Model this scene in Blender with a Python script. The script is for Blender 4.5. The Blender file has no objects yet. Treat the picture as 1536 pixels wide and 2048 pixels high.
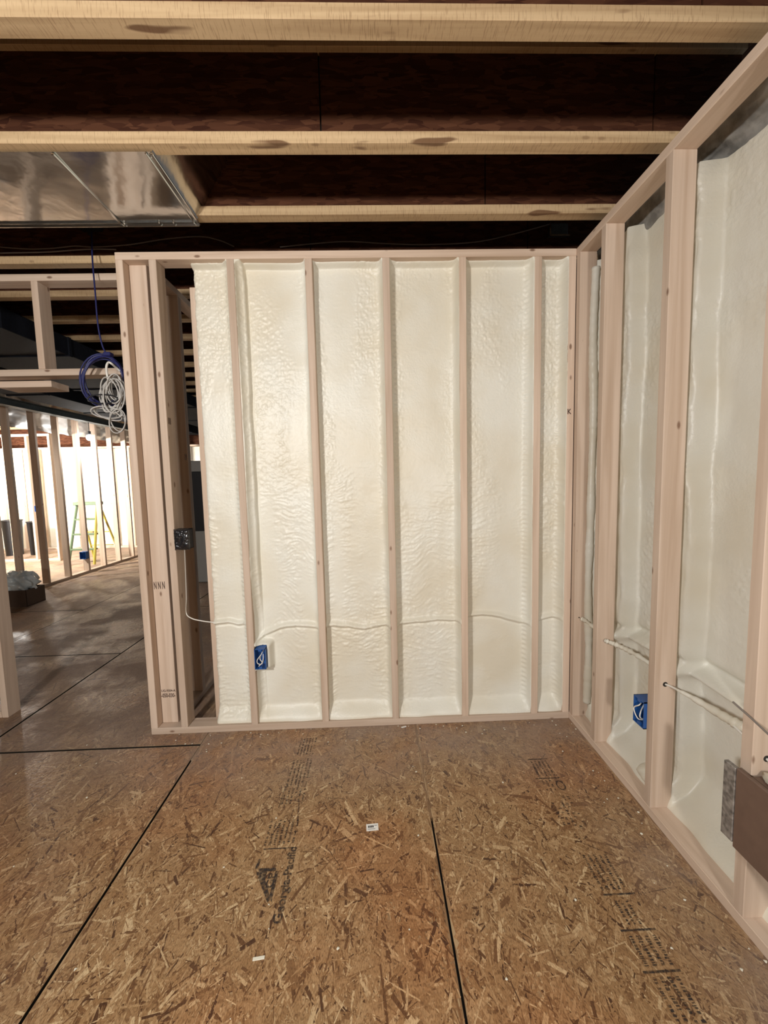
import bpy, bmesh, math, random
import numpy as np
from mathutils import Matrix, Vector

SC = bpy.context.scene
COL = SC.collection
PI = math.pi

# ------------------------------------------------------------------ camera
F, YAW, PITCH, ROLL, CAMH = 776.58, 0.026, 0.0835, -0.0236, 1.4241
fw = Vector((math.sin(YAW)*math.cos(PITCH), math.cos(YAW)*math.cos(PITCH), -math.sin(PITCH)))
rt = fw.cross(Vector((0, 0, 1))).normalized(); up = rt.cross(fw)
rt, up = (math.cos(ROLL)*rt + math.sin(ROLL)*up), (-math.sin(ROLL)*rt + math.cos(ROLL)*up)
cam = bpy.data.cameras.new('camera'); camo = bpy.data.objects.new('camera', cam); COL.objects.link(camo)
cam.sensor_fit = 'VERTICAL'; cam.sensor_height = 36; cam.lens = F/2048*36; cam.clip_start = 0.02
camo.matrix_world = Matrix(((rt.x, up.x, -fw.x, 0), (rt.y, up.y, -fw.y, 0), (rt.z, up.z, -fw.z, CAMH), (0, 0, 0, 1)))
SC.camera = camo

def at(px, py, axis, val):
    """world point of photo pixel (px,py) on the plane axis=val"""
    d = fw + rt*((px-768)/F) - up*((py-1024)/F)
    o = Vector((0, 0, CAMH)); t = (val-o[axis])/d[axis]
    return o + d*t

# ------------------------------------------------------------------ world, lights, exposure
W = bpy.data.worlds.new('world'); SC.world = W; W.use_nodes = True
W.node_tree.nodes['Background'].inputs[0].default_value = (0.8, 0.9, 1.0, 1)
W.node_tree.nodes['Background'].inputs[1].default_value = 0.15
SC.view_settings.view_transform = 'Standard'; SC.view_settings.look = 'None'
SC.view_settings.exposure = -0.30; SC.view_settings.gamma = 1.0
try: SC.view_settings.use_curve_mapping = False
except Exception: pass

def area(name, loc, target, size, power, col):
    l = bpy.data.lights.new(name, 'AREA'); l.shape = 'DISK'; l.size = size; l.energy = power; l.color = col
    o = bpy.data.objects.new(name, l); COL.objects.link(o); o.location = loc
    o.rotation_euler = (Vector(target)-Vector(loc)).to_track_quat('-Z', 'Y').to_euler()
    return o
area('work_light_behind', (0.15, -2.6, 1.75), (0.1, 2.1, 1.3), 0.30, 80, (1.0, 0.965, 0.91))
area('work_light_left', (-1.35, -0.9, 2.1), (0.5, 2.1, 1.0), 0.22, 90, (1.0, 0.975, 0.94))
def point(name, loc, power, r, col):
    l = bpy.data.lights.new(name, 'POINT'); l.energy = power; l.shadow_soft_size = r; l.color = col
    o = bpy.data.objects.new(name, l); COL.objects.link(o); o.location = loc; return o
area('far_room_light', (-6.2, 5.6, 1.9), (-7.0, 9.0, 1.2), 0.25, 420, (1.0, 0.95, 0.85))
point('far_room_light', (-7.6, 8.2, 1.9), 260, 0.08, (1.0, 0.96, 0.9))

# ------------------------------------------------------------------ helpers
def tag(o, label=None, cat=None, group=None, kind=None):
    if label: o['label'] = label
    if cat: o['category'] = cat
    if group: o['group'] = group
    if kind: o['kind'] = kind
    return o

def link(name, me, mat=None, parent=None):
    o = bpy.data.objects.new(name, me); COL.objects.link(o)
    if mat is not None and me is not None: me.materials.append(mat)
    if parent is not None: o.parent = parent; o.matrix_parent_inverse = Matrix.Translation(-wloc(parent))
    return o

def wloc(o):
    return o.matrix_world.translation if o.parent is None and o.name in WL0 else Vector(WL.get(o.name, (0, 0, 0)))
WL = {}; WL0 = set()

def empty(name, loc=(0, 0, 0)):
    o = bpy.data.objects.new(name, None); COL.objects.link(o); o.location = loc; WL[o.name] = tuple(loc); return o

def bm_to(name, bm, mat, parent=None, loc=(0, 0, 0), smooth=False):
    me = bpy.data.meshes.new(name); bm.normal_update(); bm.to_mesh(me); bm.free()
    if smooth: me.polygons.foreach_set('use_smooth', [True]*len(me.polygons))
    o = bpy.data.objects.new(name, me); COL.objects.link(o); me.materials.append(mat)
    o.location = loc; WL[o.name] = tuple(loc)
    if parent is not None:
        o.parent = parent; o.location = Vector(loc) - Vector(WL.get(parent.name, (0, 0, 0)))
    return o

def box_bm(x, y, z, bev=0.0, bm=None, seg=1):
    b = bmesh.new() if bm is None else bm
    r = bmesh.ops.create_cube(b, size=1.0)
    bmesh.ops.scale(b, vec=(x[1]-x[0], y[1]-y[0], z[1]-z[0]), verts=r['verts'])
    bmesh.ops.translate(b, vec=((x[0]+x[1])/2, (y[0]+y[1])/2, (z[0]+z[1])/2), verts=r['verts'])
    if bev:
        es = list({e for v in r['verts'] for e in v.link_edges})
        bmesh.ops.bevel(b, geom=es, offset=bev, segments=seg, affect='EDGES', profile=0.5)
    return b

def board(name, x, y, z, mat, parent=None, bev=0.0022):
    c = ((x[0]+x[1])/2, (y[0]+y[1])/2, (z[0]+z[1])/2)
    b = box_bm((x[0]-c[0], x[1]-c[0]), (y[0]-c[1], y[1]-c[1]), (z[0]-c[2], z[1]-c[2]), bev)
    return bm_to(name, b, mat, parent, c)

def tube_bm(pts, r, seg=8, bm=None, closed=False):
    b = bmesh.new() if bm is None else bm
    P = [Vector(p) for p in pts]; n = len(P); rings = []; prev = None
    for i in range(n):
        a = P[(i-1) % n] if (closed or i > 0) else P[i]; c = P[(i+1) % n] if (closed or i < n-1) else P[i]
        t = (c-a).normalized()
        if prev is None:
            u = t.orthogonal().normalized()
        else:
            u = (prev - t*prev.dot(t)).normalized()
        prev = u; v = t.cross(u)
        rr = r[i] if isinstance(r, (list, tuple)) else r
        rings.append([b.verts.new(P[i] + (u*math.cos(2*PI*k/seg) + v*math.sin(2*PI*k/seg))*rr) for k in range(seg)])
    for i in range(n if closed else n-1):
        A, B = rings[i], rings[(i+1) % n]
        for k in range(seg): b.faces.new((A[k], A[(k+1) % seg], B[(k+1) % seg], B[k]))
    if not closed:
        b.faces.new(rings[0][::-1]); b.faces.new(rings[-1])
    return b

def spline(pts, n=8):
    P = [Vector(p) for p in pts]; out = []
    for i in range(len(P)-1):
        p0 = P[max(i-1, 0)]; p1 = P[i]; p2 = P[i+1]; p3 = P[min(i+2, len(P)-1)]
        for k in range(n):
            t = k/n
            out.append(0.5*((2*p1) + (p2-p0)*t + (2*p0-5*p1+4*p2-p3)*t*t + (3*p1-p0-3*p2+p3)*t**3))
    out.append(P[-1]); return out

def cyl_bm(p0, p1, r, seg=16, bm=None): return tube_bm([p0, p1], r, seg, bm)

def grid_mesh(name, V, mat, parent=None, smooth=True):
    """V: (rows, cols, 3) numpy -> one mesh"""
    r, c, _ = V.shape
    me = bpy.data.meshes.new(name)
    idx = np.arange(r*c).reshape(r, c)
    q = np.stack([idx[:-1, :-1], idx[:-1, 1:], idx[1:, 1:], idx[1:, :-1]], -1).reshape(-1, 4)
    me.vertices.add(r*c); me.vertices.foreach_set('co', V.reshape(-1).astype(np.float32))
    me.loops.add(q.size); me.loops.foreach_set('vertex_index', q.reshape(-1).astype(np.int32))
    me.polygons.add(len(q)); me.polygons.foreach_set('loop_start', np.arange(0, q.size, 4, dtype=np.int32))
    me.update(calc_edges=True)
    if smooth: me.polygons.foreach_set('use_smooth', np.ones(len(q), dtype=bool))
    me.update()
    o = bpy.data.objects.new(name, me); COL.objects.link(o); me.materials.append(mat)
    WL[o.name] = (0, 0, 0)
    if parent is not None: o.parent = parent; o.location = -Vector(WL.get(parent.name, (0, 0, 0)))
    return o

def vn(x, y, seed):
    xi = np.floor(x).astype(np.int64); yi = np.floor(y).astype(np.int64); xf = x-xi; yf = y-yi
    u = xf*xf*(3-2*xf); v = yf*yf*(3-2*yf)
    def h(a, b):
        n = (a*374761393 + b*668265263 + seed*982451653) & 0x7fffffff
        n = ((n ^ (n >> 13))*1274126177) & 0x7fffffff
        n = n ^ (n >> 16)
        return (n & 0xffff)/65535.0
    return (h(xi, yi)*(1-u) + h(xi+1, yi)*u)*(1-v) + (h(xi, yi+1)*(1-u) + h(xi+1, yi+1)*u)*v
def fbm(x, y, seed, o=3):
    s = 0; a = 0.5
    for k in range(o): s = s + a*vn(x*2**k, y*2**k, seed+k*17); a *= 0.5
    return s
def sst(a, b, x):
    t = np.clip((x-a)/(b-a), 0, 1); return t*t*(3-2*t)

# ------------------------------------------------------------------ materials
def mat_new(name):
    m = bpy.data.materials.new(name); m.use_nodes = True
    nt = m.node_tree; return m, nt, nt.nodes, nt.links, nt.nodes['Principled BSDF']
def plain(name, col, rough=0.6, metal=0.0, bump=0.0, bscale=40, var=0.0, spec=0.5, coat=0.0):
    m, nt, N, L, P = mat_new(name)
    P.inputs['Base Color'].default_value = (*col, 1); P.inputs['Roughness'].default_value = rough
    P.inputs['Metallic'].default_value = metal; P.inputs['Specular IOR Level'].default_value = spec
    P.inputs['Coat Weight'].default_value = coat
    if bump or var:
        tc = N.new('ShaderNodeTexCoord'); n = N.new('ShaderNodeTexNoise'); n.inputs['Scale'].default_value = bscale
        n.inputs['Detail'].default_value = 4; L.new(tc.outputs['Object'], n.inputs['Vector'])
        if bump:
            b = N.new('ShaderNodeBump'); b.inputs['Strength'].default_value = bump; b.inputs['Distance'].default_value = 0.01
            L.new(n.outputs['Fac'], b.inputs['Height']); L.new(b.outputs['Normal'], P.inputs['Normal'])
        if var:
            r = N.new('ShaderNodeValToRGB'); r.color_ramp.elements[0].position = 0.35; r.color_ramp.elements[1].position = 0.65
            r.color_ramp.elements[0].color = (*[c*(1-var) for c in col], 1); r.color_ramp.elements[1].color = (*[min(1, c*(1+var)) for c in col], 1)
            L.new(n.outputs['Fac'], r.inputs['Fac']); L.new(r.outputs['Color'], P.inputs['Base Color'])
    return m

def wood(name, axis, light, dark, knots=1.0, rough=0.65, saw=0.0):
    """sawn lumber, grain running along the board's own axis"""
    m, nt, N, L, P = mat_new(name)
    tc = N.new('ShaderNodeTexCoord'); oi = N.new('ShaderNodeObjectInfo')
    off = N.new('ShaderNodeVectorMath'); off.operation = 'ADD'
    sc = N.new('ShaderNodeVectorMath'); sc.operation = 'SCALE'; sc.inputs[0].default_value = (37, 53, 71)
    L.new(oi.outputs['Random'], sc.inputs['Scale']); L.new(tc.outputs['Object'], off.inputs[0]); L.new(sc.outputs[0], off.inputs[1])
    mp = N.new('ShaderNodeMapping'); s = [26, 26, 26]; s[axis] = 1.1; mp.inputs['Scale'].default_value = s
    L.new(off.outputs[0], mp.inputs['Vector'])
    # knots bend the grain
    mk = N.new('ShaderNodeMapping'); k = [11, 11, 11]; k[axis] = 5.0; mk.inputs['Scale'].default_value = k
    L.new(off.outputs[0], mk.inputs['Vector'])
    vo = N.new('ShaderNodeTexVoronoi'); vo.inputs['Scale'].default_value = 1.0; L.new(mk.outputs[0], vo.inputs['Vector'])
    kr = N.new('ShaderNodeMapRange'); kr.inputs['From Min'].default_value = 0.05; kr.inputs['From Max'].default_value = 0.10
    kr.inputs['To Min'].default_value = 1; kr.inputs['To Max'].default_value = 0; L.new(vo.outputs['Distance'], kr.inputs['Value'])
    n1 = N.new('ShaderNodeTexNoise'); n1.inputs['Scale'].default_value = 1.0; n1.inputs['Detail'].default_value = 5; n1.inputs['Distortion'].default_value = 0.6
    L.new(mp.outputs[0], n1.inputs['Vector'])
    r1 = N.new('ShaderNodeValToRGB'); e = r1.color_ramp.elements
    e[0].position = 0.30; e[0].color = (*dark, 1); e[1].position = 0.62; e[1].color = (*light, 1); L.new(n1.outputs['Fac'], r1.inputs['Fac'])
    # per board tint
    hs = N.new('ShaderNodeHueSaturation'); mr = N.new('ShaderNodeMapRange'); mr.inputs['To Min'].default_value = 0.86; mr.inputs['To Max'].default_value = 1.1
    L.new(oi.outputs['Random'], mr.inputs['Value']); L.new(mr.outputs[0], hs.inputs['Value']); L.new(r1.outputs['Color'], hs.inputs['Color'])
    mx = N.new('ShaderNodeMix'); mx.data_type = 'RGBA'; mx.inputs['B'].default_value = (dark[0]*0.35, dark[1]*0.25, dark[2]*0.2, 1)
    kf = N.new('ShaderNodeMath'); kf.operation = 'MULTIPLY'; kf.inputs[1].default_value = 0.85*knots; L.new(kr.outputs[0], kf.inputs[0])
    L.new(kf.outputs[0], mx.inputs['Factor']); L.new(hs.outputs['Color'], mx.inputs['A'])
    last = mx.outputs['Result']
    if saw:   # dark resin blots and fine saw ticks
        n2 = N.new('ShaderNodeTexNoise'); ms = N.new('ShaderNodeMapping'); q = [14, 14, 14]; q[axis] = 3.0
        ms.inputs['Scale'].default_value = q; L.new(off.outputs[0], ms.inputs['Vector']); L.new(ms.outputs[0], n2.inputs['Vector']); n2.inputs['Scale'].default_value = 1
        rr = N.new('ShaderNodeMapRange'); rr.inputs['From Min'].default_value = 0.66; rr.inputs['From Max'].default_value = 0.70; L.new(n2.outputs['Fac'], rr.inputs['Value'])
        m2 = N.new('ShaderNodeMix'); m2.data_type = 'RGBA'; m2.inputs['B'].default_value = (0.10, 0.035, 0.012, 1)
        f2 = N.new('ShaderNodeMath'); f2.operation = 'MULTIPLY'; f2.inputs[1].default_value = 0.8; L.new(rr.outputs[0], f2.inputs[0])
        L.new(f2.outputs[0], m2.inputs['Factor']); L.new(last, m2.inputs['A']); last = m2.outputs['Result']
        n3 = N.new('ShaderNodeTexNoise'); m3 = N.new('ShaderNodeMapping'); q = [25, 25, 25]; q[axis] = 330
        m3.inputs['Scale'].default_value = q; L.new(off.outputs[0], m3.inputs['Vector']); L.new(m3.outputs[0], n3.inputs['Vector']); n3.inputs['Scale'].default_value = 1
        r3 = N.new('ShaderNodeMapRange'); r3.inputs['From Min'].default_value = 0.56; r3.inputs['From Max'].default_value = 0.66; r3.inputs['To Max'].default_value = saw
        L.new(n3.outputs['Fac'], r3.inputs['Value'])
        m4 = N.new('ShaderNodeMix'); m4.data_type = 'RGBA'; m4.inputs['B'].default_value = (0.14, 0.06, 0.02, 1)
        L.new(r3.outputs[0], m4.inputs['Factor']); L.new(last, m4.inputs['A']); last = m4.outputs['Result']
    L.new(last, P.inputs['Base Color']); P.inputs['Roughness'].default_value = rough; P.inputs['Specular IOR Level'].default_value = 0.3
    b = N.new('ShaderNodeBump'); b.inputs['Strength'].default_value = 0.15; b.inputs['Distance'].default_value = 0.002
    L.new(n1.outputs['Fac'], b.inputs['Height']); L.new(b.outputs['Normal'], P.inputs['Normal'])
    return m

PL, PD = (0.64, 0.505, 0.40), (0.50, 0.37, 0.275)
WX, WY, WZ = (wood('pine_'+'xyz'[i], i, PL, PD) for i in range(3))
FL = wood('joist_flange', 0, (0.60, 0.43, 0.25), (0.42, 0.28, 0.15), 0.5, 0.6, saw=0.35)

def osb_mat(name, cols, scale=1.0, rough=0.6, dust=False, flat=2):
    """oriented strand board far from the camera, and the sheet under the loose-laid strands"""
    m, nt, N, L, P = mat_new(name)
    tc = N.new('ShaderNodeTexCoord'); geo = N.new('ShaderNodeNewGeometry')
    last = None; hl = None
    for i, ang in enumerate((0.2, 1.1, 1.9, 2.7)):
        mp = N.new('ShaderNodeMapping'); rot = [0, 0, 0]; rot[flat] = ang; mp.inputs['Rotation'].default_value = rot
        s = [14*scale]*3; s[(flat+1) % 3] = 62*scale; mp.inputs['Scale'].default_value = s; mp.inputs['Location'].default_value = (i*3.3, i*1.7, i*5.1)
        L.new(tc.outputs['Object'], mp.inputs['Vector'])
        v = N.new('ShaderNodeTexVoronoi'); v.inputs['Scale'].default_value = 1; L.new(mp.outputs[0], v.inputs['Vector'])
        r = N.new('ShaderNodeValToRGB'); r.color_ramp.interpolation = 'LINEAR'; e = r.color_ramp.elements
        e[0].color = (*cols[0], 1); e[1].color = (*cols[2], 1); x = e.new(0.5); x.color = (*cols[1], 1)
        sp = N.new('ShaderNodeSeparateColor'); L.new(v.outputs['Color'], sp.inputs[0]); L.new(sp.outputs[0], r.inputs['Fac'])
        if last is None: last = r.outputs['Color']; hl = sp.outputs[1]
        else:
            gt = N.new('ShaderNodeMath'); gt.operation = 'GREATER_THAN'; gt.inputs[1].default_value = 0.52
            L.new(sp.outputs[2], gt.inputs[0])
            mx = N.new('ShaderNodeMix'); mx.data_type = 'RGBA'; L.new(gt.outputs[0], mx.inputs['Factor']); L.new(last, mx.inputs['A']); L.new(r.outputs['Color'], mx.inputs['B']); last = mx.outputs['Result']
            mh = N.new('ShaderNodeMix'); mh.data_type = 'FLOAT'; L.new(gt.outputs[0], mh.inputs['Factor']); L.new(hl, mh.inputs['A']); L.new(sp.outputs[1], mh.inputs['B']); hl = mh.outputs['Result']
    L.new(last, P.inputs['Base Color']); P.inputs['Roughness'].default_value = rough
    if dust: dust_light_nodes(nt, last, geo)
    if not dust: P.inputs['Specular IOR Level'].default_value = 0.12
    b = N.new('ShaderNodeBump'); b.inputs['Strength'].default_value = 0.6; b.inputs['Distance'].default_value = 0.005
    L.new(hl, b.inputs['Height']); L.new(b.outputs['Normal'], P.inputs['Normal'])
    return m
def dust_light_nodes(nt, col, geo):
    """pale overspray dust by the foamed walls; different light on the left floor painted in as darker brown"""
    N, L = nt.nodes, nt.links; P = N['Principled BSDF']
    n = N.new('ShaderNodeTexNoise'); n.inputs['Scale'].default_value = 2.2; n.inputs['Detail'].default_value = 6; n.inputs['Roughness'].default_value = 0.65; L.new(geo.outputs['Position'], n.inputs['Vector'])
    sp = N.new('ShaderNodeSeparateXYZ'); L.new(geo.outputs['Position'], sp.inputs[0])
    def mr(inp, a, b, lo, hi):
        r = N.new('ShaderNodeMapRange'); r.interpolation_type = 'SMOOTHSTEP'
        for k, v in zip(('From Min', 'From Max', 'To Min', 'To Max'), (a, b, lo, hi)): r.inputs[k].default_value = v
        L.new(inp, r.inputs['Value']); return r.outputs[0]
    def op(o, a, b):
        r = N.new('ShaderNodeMath'); r.operation = o; r.use_clamp = True
        for i, v in enumerate((a, b)):
            if isinstance(v, (int, float)): r.inputs[i].default_value = v
            else: L.new(v, r.inputs[i])
        return r.outputs[0]
    wy = mr(sp.outputs['Y'], 1.5, 2.1, 0, 0.75); wx = mr(sp.outputs['X'], 0.75, 1.1, 0, 0.6)
    wall = op('MAXIMUM', wy, wx); nz = mr(n.outputs['Fac'], 0.35, 0.62, 0.25, 1.0)
    f = op('MULTIPLY', wall, nz)
    m1 = N.new('ShaderNodeMix'); m1.data_type = 'RGBA'; m1.inputs['B'].default_value = (0.33, 0.25, 0.20, 1); L.new(f, m1.inputs['Factor']); L.new(col, m1.inputs['A'])
    lx = mr(sp.outputs['X'], -0.5, -1.8, 0, 0.45); g = op('MULTIPLY', lx, nz)  # left floor coloured darker to paint in its different light
    m2 = N.new('ShaderNodeMix'); m2.data_type = 'RGBA'; m2.inputs['B'].default_value = (0.17, 0.10, 0.072, 1); L.new(g, m2.inputs['Factor']); L.new(m1.outputs['Result'], m2.inputs['A'])
    L.new(m2.outputs['Result'], P.inputs['Base Color'])
    rr = mr(n.outputs['Fac'], 0.4, 0.6, 0.40, 0.68); L.new(rr, P.inputs['Roughness'])
    nb = N.new('ShaderNodeTexNoise'); nb.inputs['Scale'].default_value = 70; nb.inputs['Detail'].default_value = 4; L.new(geo.outputs['Position'], nb.inputs['Vector'])
    bp = N.new('ShaderNodeBump'); bp.inputs['Strength'].default_value = 0.55; bp.inputs['Distance'].default_value = 0.004
    L.new(nb.outputs['Fac'], bp.inputs['Height']); L.new(bp.outputs['Normal'], P.inputs['Normal'])

OSB_COLS = ((0.17, 0.085, 0.035), (0.32, 0.185, 0.088), (0.45, 0.30, 0.16))
M_OSB = osb_mat('osb_floor', OSB_COLS, dust=True)
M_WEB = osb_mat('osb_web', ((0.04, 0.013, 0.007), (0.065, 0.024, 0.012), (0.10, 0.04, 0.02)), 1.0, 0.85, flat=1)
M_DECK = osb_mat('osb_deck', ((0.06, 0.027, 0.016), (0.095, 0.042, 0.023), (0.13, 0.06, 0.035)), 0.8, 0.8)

def strand_mat():
    m, nt, N, L, P = mat_new('wood_strand')
    a = N.new('ShaderNodeAttribute'); a.attribute_name = 'tone'; geo = N.new('ShaderNodeNewGeometry')
    r = N.new('ShaderNodeValToRGB'); e = r.color_ramp.elements
    e[0].color = (0.09, 0.04, 0.018, 1); e[1].color = (0.64, 0.47, 0.27, 1)
    for p, c in ((0.10, (0.19, 0.093, 0.038)), (0.35, (0.33, 0.19, 0.085)), (0.6, (0.40, 0.245, 0.118)), (0.85, (0.49, 0.325, 0.17))):
        x = e.new(p); x.color = (*c, 1)
    L.new(a.outputs['Fac'], r.inputs['Fac'])
    n = N.new('ShaderNodeTexNoise'); n.inputs['Scale'].default_value = 1.3; n.inputs['Detail'].default_value = 3; L.new(geo.outputs['Position'], n.inputs['Vector'])
    m1 = N.new('ShaderNodeMix'); m1.data_type = 'RGBA'; m1.blend_type = 'MULTIPLY'; m1.inputs['B'].default_value = (1.0, 0.82, 0.72, 1)
    mr = N.new('ShaderNodeMapRange'); mr.inputs['From Min'].default_value = 0.45; mr.inputs['From Max'].default_value = 0.6; L.new(n.outputs['Fac'], mr.inputs['Value'])
    L.new(mr.outputs[0], m1.inputs['Factor']); L.new(r.outputs['Color'], m1.inputs['A'])
    n4 = N.new('ShaderNodeTexNoise'); n4.inputs['Scale'].default_value = 1; n4.inputs['Detail'].default_value = 3; mp4 = N.new('ShaderNodeMapping'); mp4.inputs['Scale'].default_value = (330, 110, 1); L.new(geo.outputs['Position'], mp4.inputs['Vector']); L.new(mp4.outputs[0], n4.inputs['Vector'])
    m5 = N.new('ShaderNodeMix'); m5.data_type = 'RGBA'; m5.blend_type = 'MULTIPLY'; m5.inputs['B'].default_value = (0.55, 0.5, 0.46, 1)
    mr5 = N.new('ShaderNodeMapRange'); mr5.inputs['From Min'].default_value = 0.45; mr5.inputs['From Max'].default_value = 0.68; L.new(n4.outputs['Fac'], mr5.inputs['Value']); L.new(mr5.outputs[0], m5.inputs['Factor']); L.new(m1.outputs['Result'], m5.inputs['A'])
    dust_light_nodes(nt, m5.outputs['Result'], geo)
    P.inputs['Specular IOR Level'].default_value = 0.35
    return m
M_STRAND = strand_mat()

def foam_mat():
    m, nt, N, L, P = mat_new('spray_foam')
    geo = N.new('ShaderNodeNewGeometry')
    n = N.new('ShaderNodeTexNoise'); n.inputs['Scale'].default_value = 2.5; n.inputs['Detail'].default_value = 3; L.new(geo.outputs['Position'], n.inputs['Vector'])
    r = N.new('ShaderNodeValToRGB'); e = r.color_ramp.elements
    e[0].position = 0.35; e[0].color = (0.70, 0.65, 0.53, 1); e[1].position = 0.62; e[1].color = (0.76, 0.745, 0.665, 1)
    L.new(n.outputs['Fac'], r.inputs['Fac']); L.new(r.outputs['Color'], P.inputs['Base Color'])
    P.inputs['Roughness'].default_value = 0.40; P.inputs['Specular IOR Level'].default_value = 0.45
    n2 = N.new('ShaderNodeTexNoise'); n2.inputs['Scale'].default_value = 110; n2.inputs['Detail'].default_value = 3; L.new(geo.outputs['Position'], n2.inputs['Vector'])
    n3 = N.new('ShaderNodeTexNoise'); n3.inputs['Scale'].default_value = 5; L.new(geo.outputs['Position'], n3.inputs['Vector'])
    mr = N.new('ShaderNodeMapRange'); mr.inputs['From Min'].default_value = 0.4; mr.inputs['From Max'].default_value = 0.6; mr.inputs['To Min'].default_value = 0.08; mr.inputs['To Max'].default_value = 0.5
    L.new(n3.outputs['Fac'], mr.inputs['Value'])
    b = N.new('ShaderNodeBump'); b.inputs['Distance'].default_value = 0.003; L.new(mr.outputs[0], b.inputs['Strength'])
    L.new(n2.outputs['Fac'], b.inputs['Height']); L.new(b.outputs['Normal'], P.inputs['Normal'])
    return m
M_FOAM = foam_mat()
M_CONC = plain('concrete', (0.38, 0.36, 0.33), 0.85, bump=0.2, var=0.1, bscale=12)
M_EDGE = plain('edge_shade', (0.018, 0.015, 0.011), 0.9, spec=0.1)  # near-black colour standing for shade inside the floor seams
M_DARK = plain('dark_gap', (0.02, 0.016, 0.012), 0.9)
M_GALV = plain('galvanised', (0.66, 0.67, 0.66), 0.16, 1.0, bump=0.5, bscale=4, var=0.06)
M_DUCT = plain('dark_duct', (0.012, 0.014, 0.02), 0.8, 0.0, var=0.1, spec=0.1)
M_STEEL = plain('grey_steel', (0.10, 0.12, 0.125), 0.5, 0.2, var=0.1)
M_FOIL = plain('foil', (0.85, 0.86, 0.85), 0.35, 0.6, bump=0.6, bscale=9)
M_POLY = plain('grey_poly', (0.26, 0.25, 0.23), 0.25, bump=0.9, bscale=14, var=0.4)
M_BLUE = plain('blue_plastic', (0.02, 0.09, 0.30), 0.35)
M_DKBLUE = plain('dark_blue_jacket', (0.018, 0.022, 0.11), 0.4)
M_WHITE = plain('white_jacket', (0.75, 0.72, 0.66), 0.45)
M_CORD = plain('grey_white_jacket', (0.50, 0.48, 0.45), 0.45)
M_GREYW = plain('grey_jacket', (0.22, 0.19, 0.17), 0.6)
M_BLACKP = plain('black_plastic_film', (0.012, 0.012, 0.014), 0.15, bump=0.8, bscale=45, coat=0.6)
M_BLACK = plain('black_plastic', (0.015, 0.015, 0.018), 0.5)
M_BROWN = plain('brown_painted_metal', (0.15, 0.095, 0.07), 0.5, var=0.06, bscale=30)
M_SCUFF = plain('scuffed_metal', (0.26, 0.24, 0.22), 0.4, 0.3, var=0.45, bscale=60)
M_PAPER = plain('white_paper', (0.8, 0.79, 0.76), 0.5)
M_FILM = plain('clear_film', (0.62, 0.66, 0.66), 0.12, bump=0.7, bscale=25, coat=0.5)
M_CARD = plain('dark_brown_carton', (0.07, 0.04, 0.025), 0.7)
M_YEL = plain('yellow_fibreglass', (0.42, 0.33, 0.06), 0.45)
M_GRN = plain('green_fibreglass', (0.10, 0.14, 0.08), 0.45)
M_CRUMB = plain('pale_crumb', (0.75, 0.72, 0.6), 0.5)
M_CABI = plain('grey_enamel', (0.30, 0.29, 0.27), 0.45)

def ink_mat():
    m, nt, N, L, P = mat_new('worn_ink')
    P.inputs['Base Color'].default_value = (0.03, 0.022, 0.02, 1); P.inputs['Roughness'].default_value = 0.7
    geo = N.new('ShaderNodeNewGeometry'); n = N.new('ShaderNodeTexNoise'); n.inputs['Scale'].default_value = 90; n.inputs['Detail'].default_value = 3
    L.new(geo.outputs['Position'], n.inputs['Vector'])
    mr = N.new('ShaderNodeMapRange'); mr.inputs['From Min'].default_value = 0.36; mr.inputs['From Max'].default_value = 0.62; mr.inputs['To Min'].default_value = 0.92; mr.inputs['To Max'].default_value = 0.35
    L.new(n.outputs['Fac'], mr.inputs['Value']); L.new(mr.outputs[0], P.inputs['Alpha'])
    return m
M_INK = ink_mat()
M_INK2 = plain('stamp_ink', (0.10, 0.06, 0.045), 0.7)

# ------------------------------------------------------------------ main dimensions
S, T, WD = 0.4064, 0.0381, 0.0889
D, XW, H = 2.1437, 1.1139, 2.6253
X0, X1 = -1.304, -1.134
STUDX = [0.8904-(4-i)*S for i in range(5)] + [XW-T]
YA = D-0.2643
JZ, JP, JY = 2.72, 0.4045, 1.208         # joist underside, spacing, first joist in view
rnd = random.Random(4)

# ------------------------------------------------------------------ floor
fl = bm_to('floor', box_bm((-9.8, 1.6), (-4.8, 9.4), (-0.12, -0.02)), M_DARK)
tag(fl, 'orange brown strand board subfloor with dark panel joints and printed stamps', 'floor', kind='structure')
xs = [-9.8, -8.2, -7.0, -5.8, -4.6, -3.39, -2.185, -0.978, 0.208, 1.42]
panels = []
for i in range(len(xs)-1):
    ys = [-4.8, -2.83, -0.4, 2.04, 4.48, 6.9, 9.4] if (i % 2 == 0 and i != 8) else [-4.8, -4.05, -1.62, 0.80, 3.26, 5.7, 8.1, 9.4]
    for j in range(len(ys)-1):
        g = 0.003
        a, b, c, d = xs[i]+(0.006 if i == 6 else g), xs[i+1]-(0.006 if i == 5 else 0.005 if i == 6 else g), ys[j]+g*1.8, ys[j+1]-g*1.8
        panels.append((a, b, c, d))
        pn = board('subfloor_panel', (a, b), (c, d), (-0.0195, 0.0), M_OSB, fl, 0.0008)
        pn.data.materials.append(M_EDGE)          # panel edges coloured dark to paint in the shade of the seams
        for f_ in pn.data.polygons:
            if abs(f_.normal.z) < 0.9: f_.material_index = 1

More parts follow.
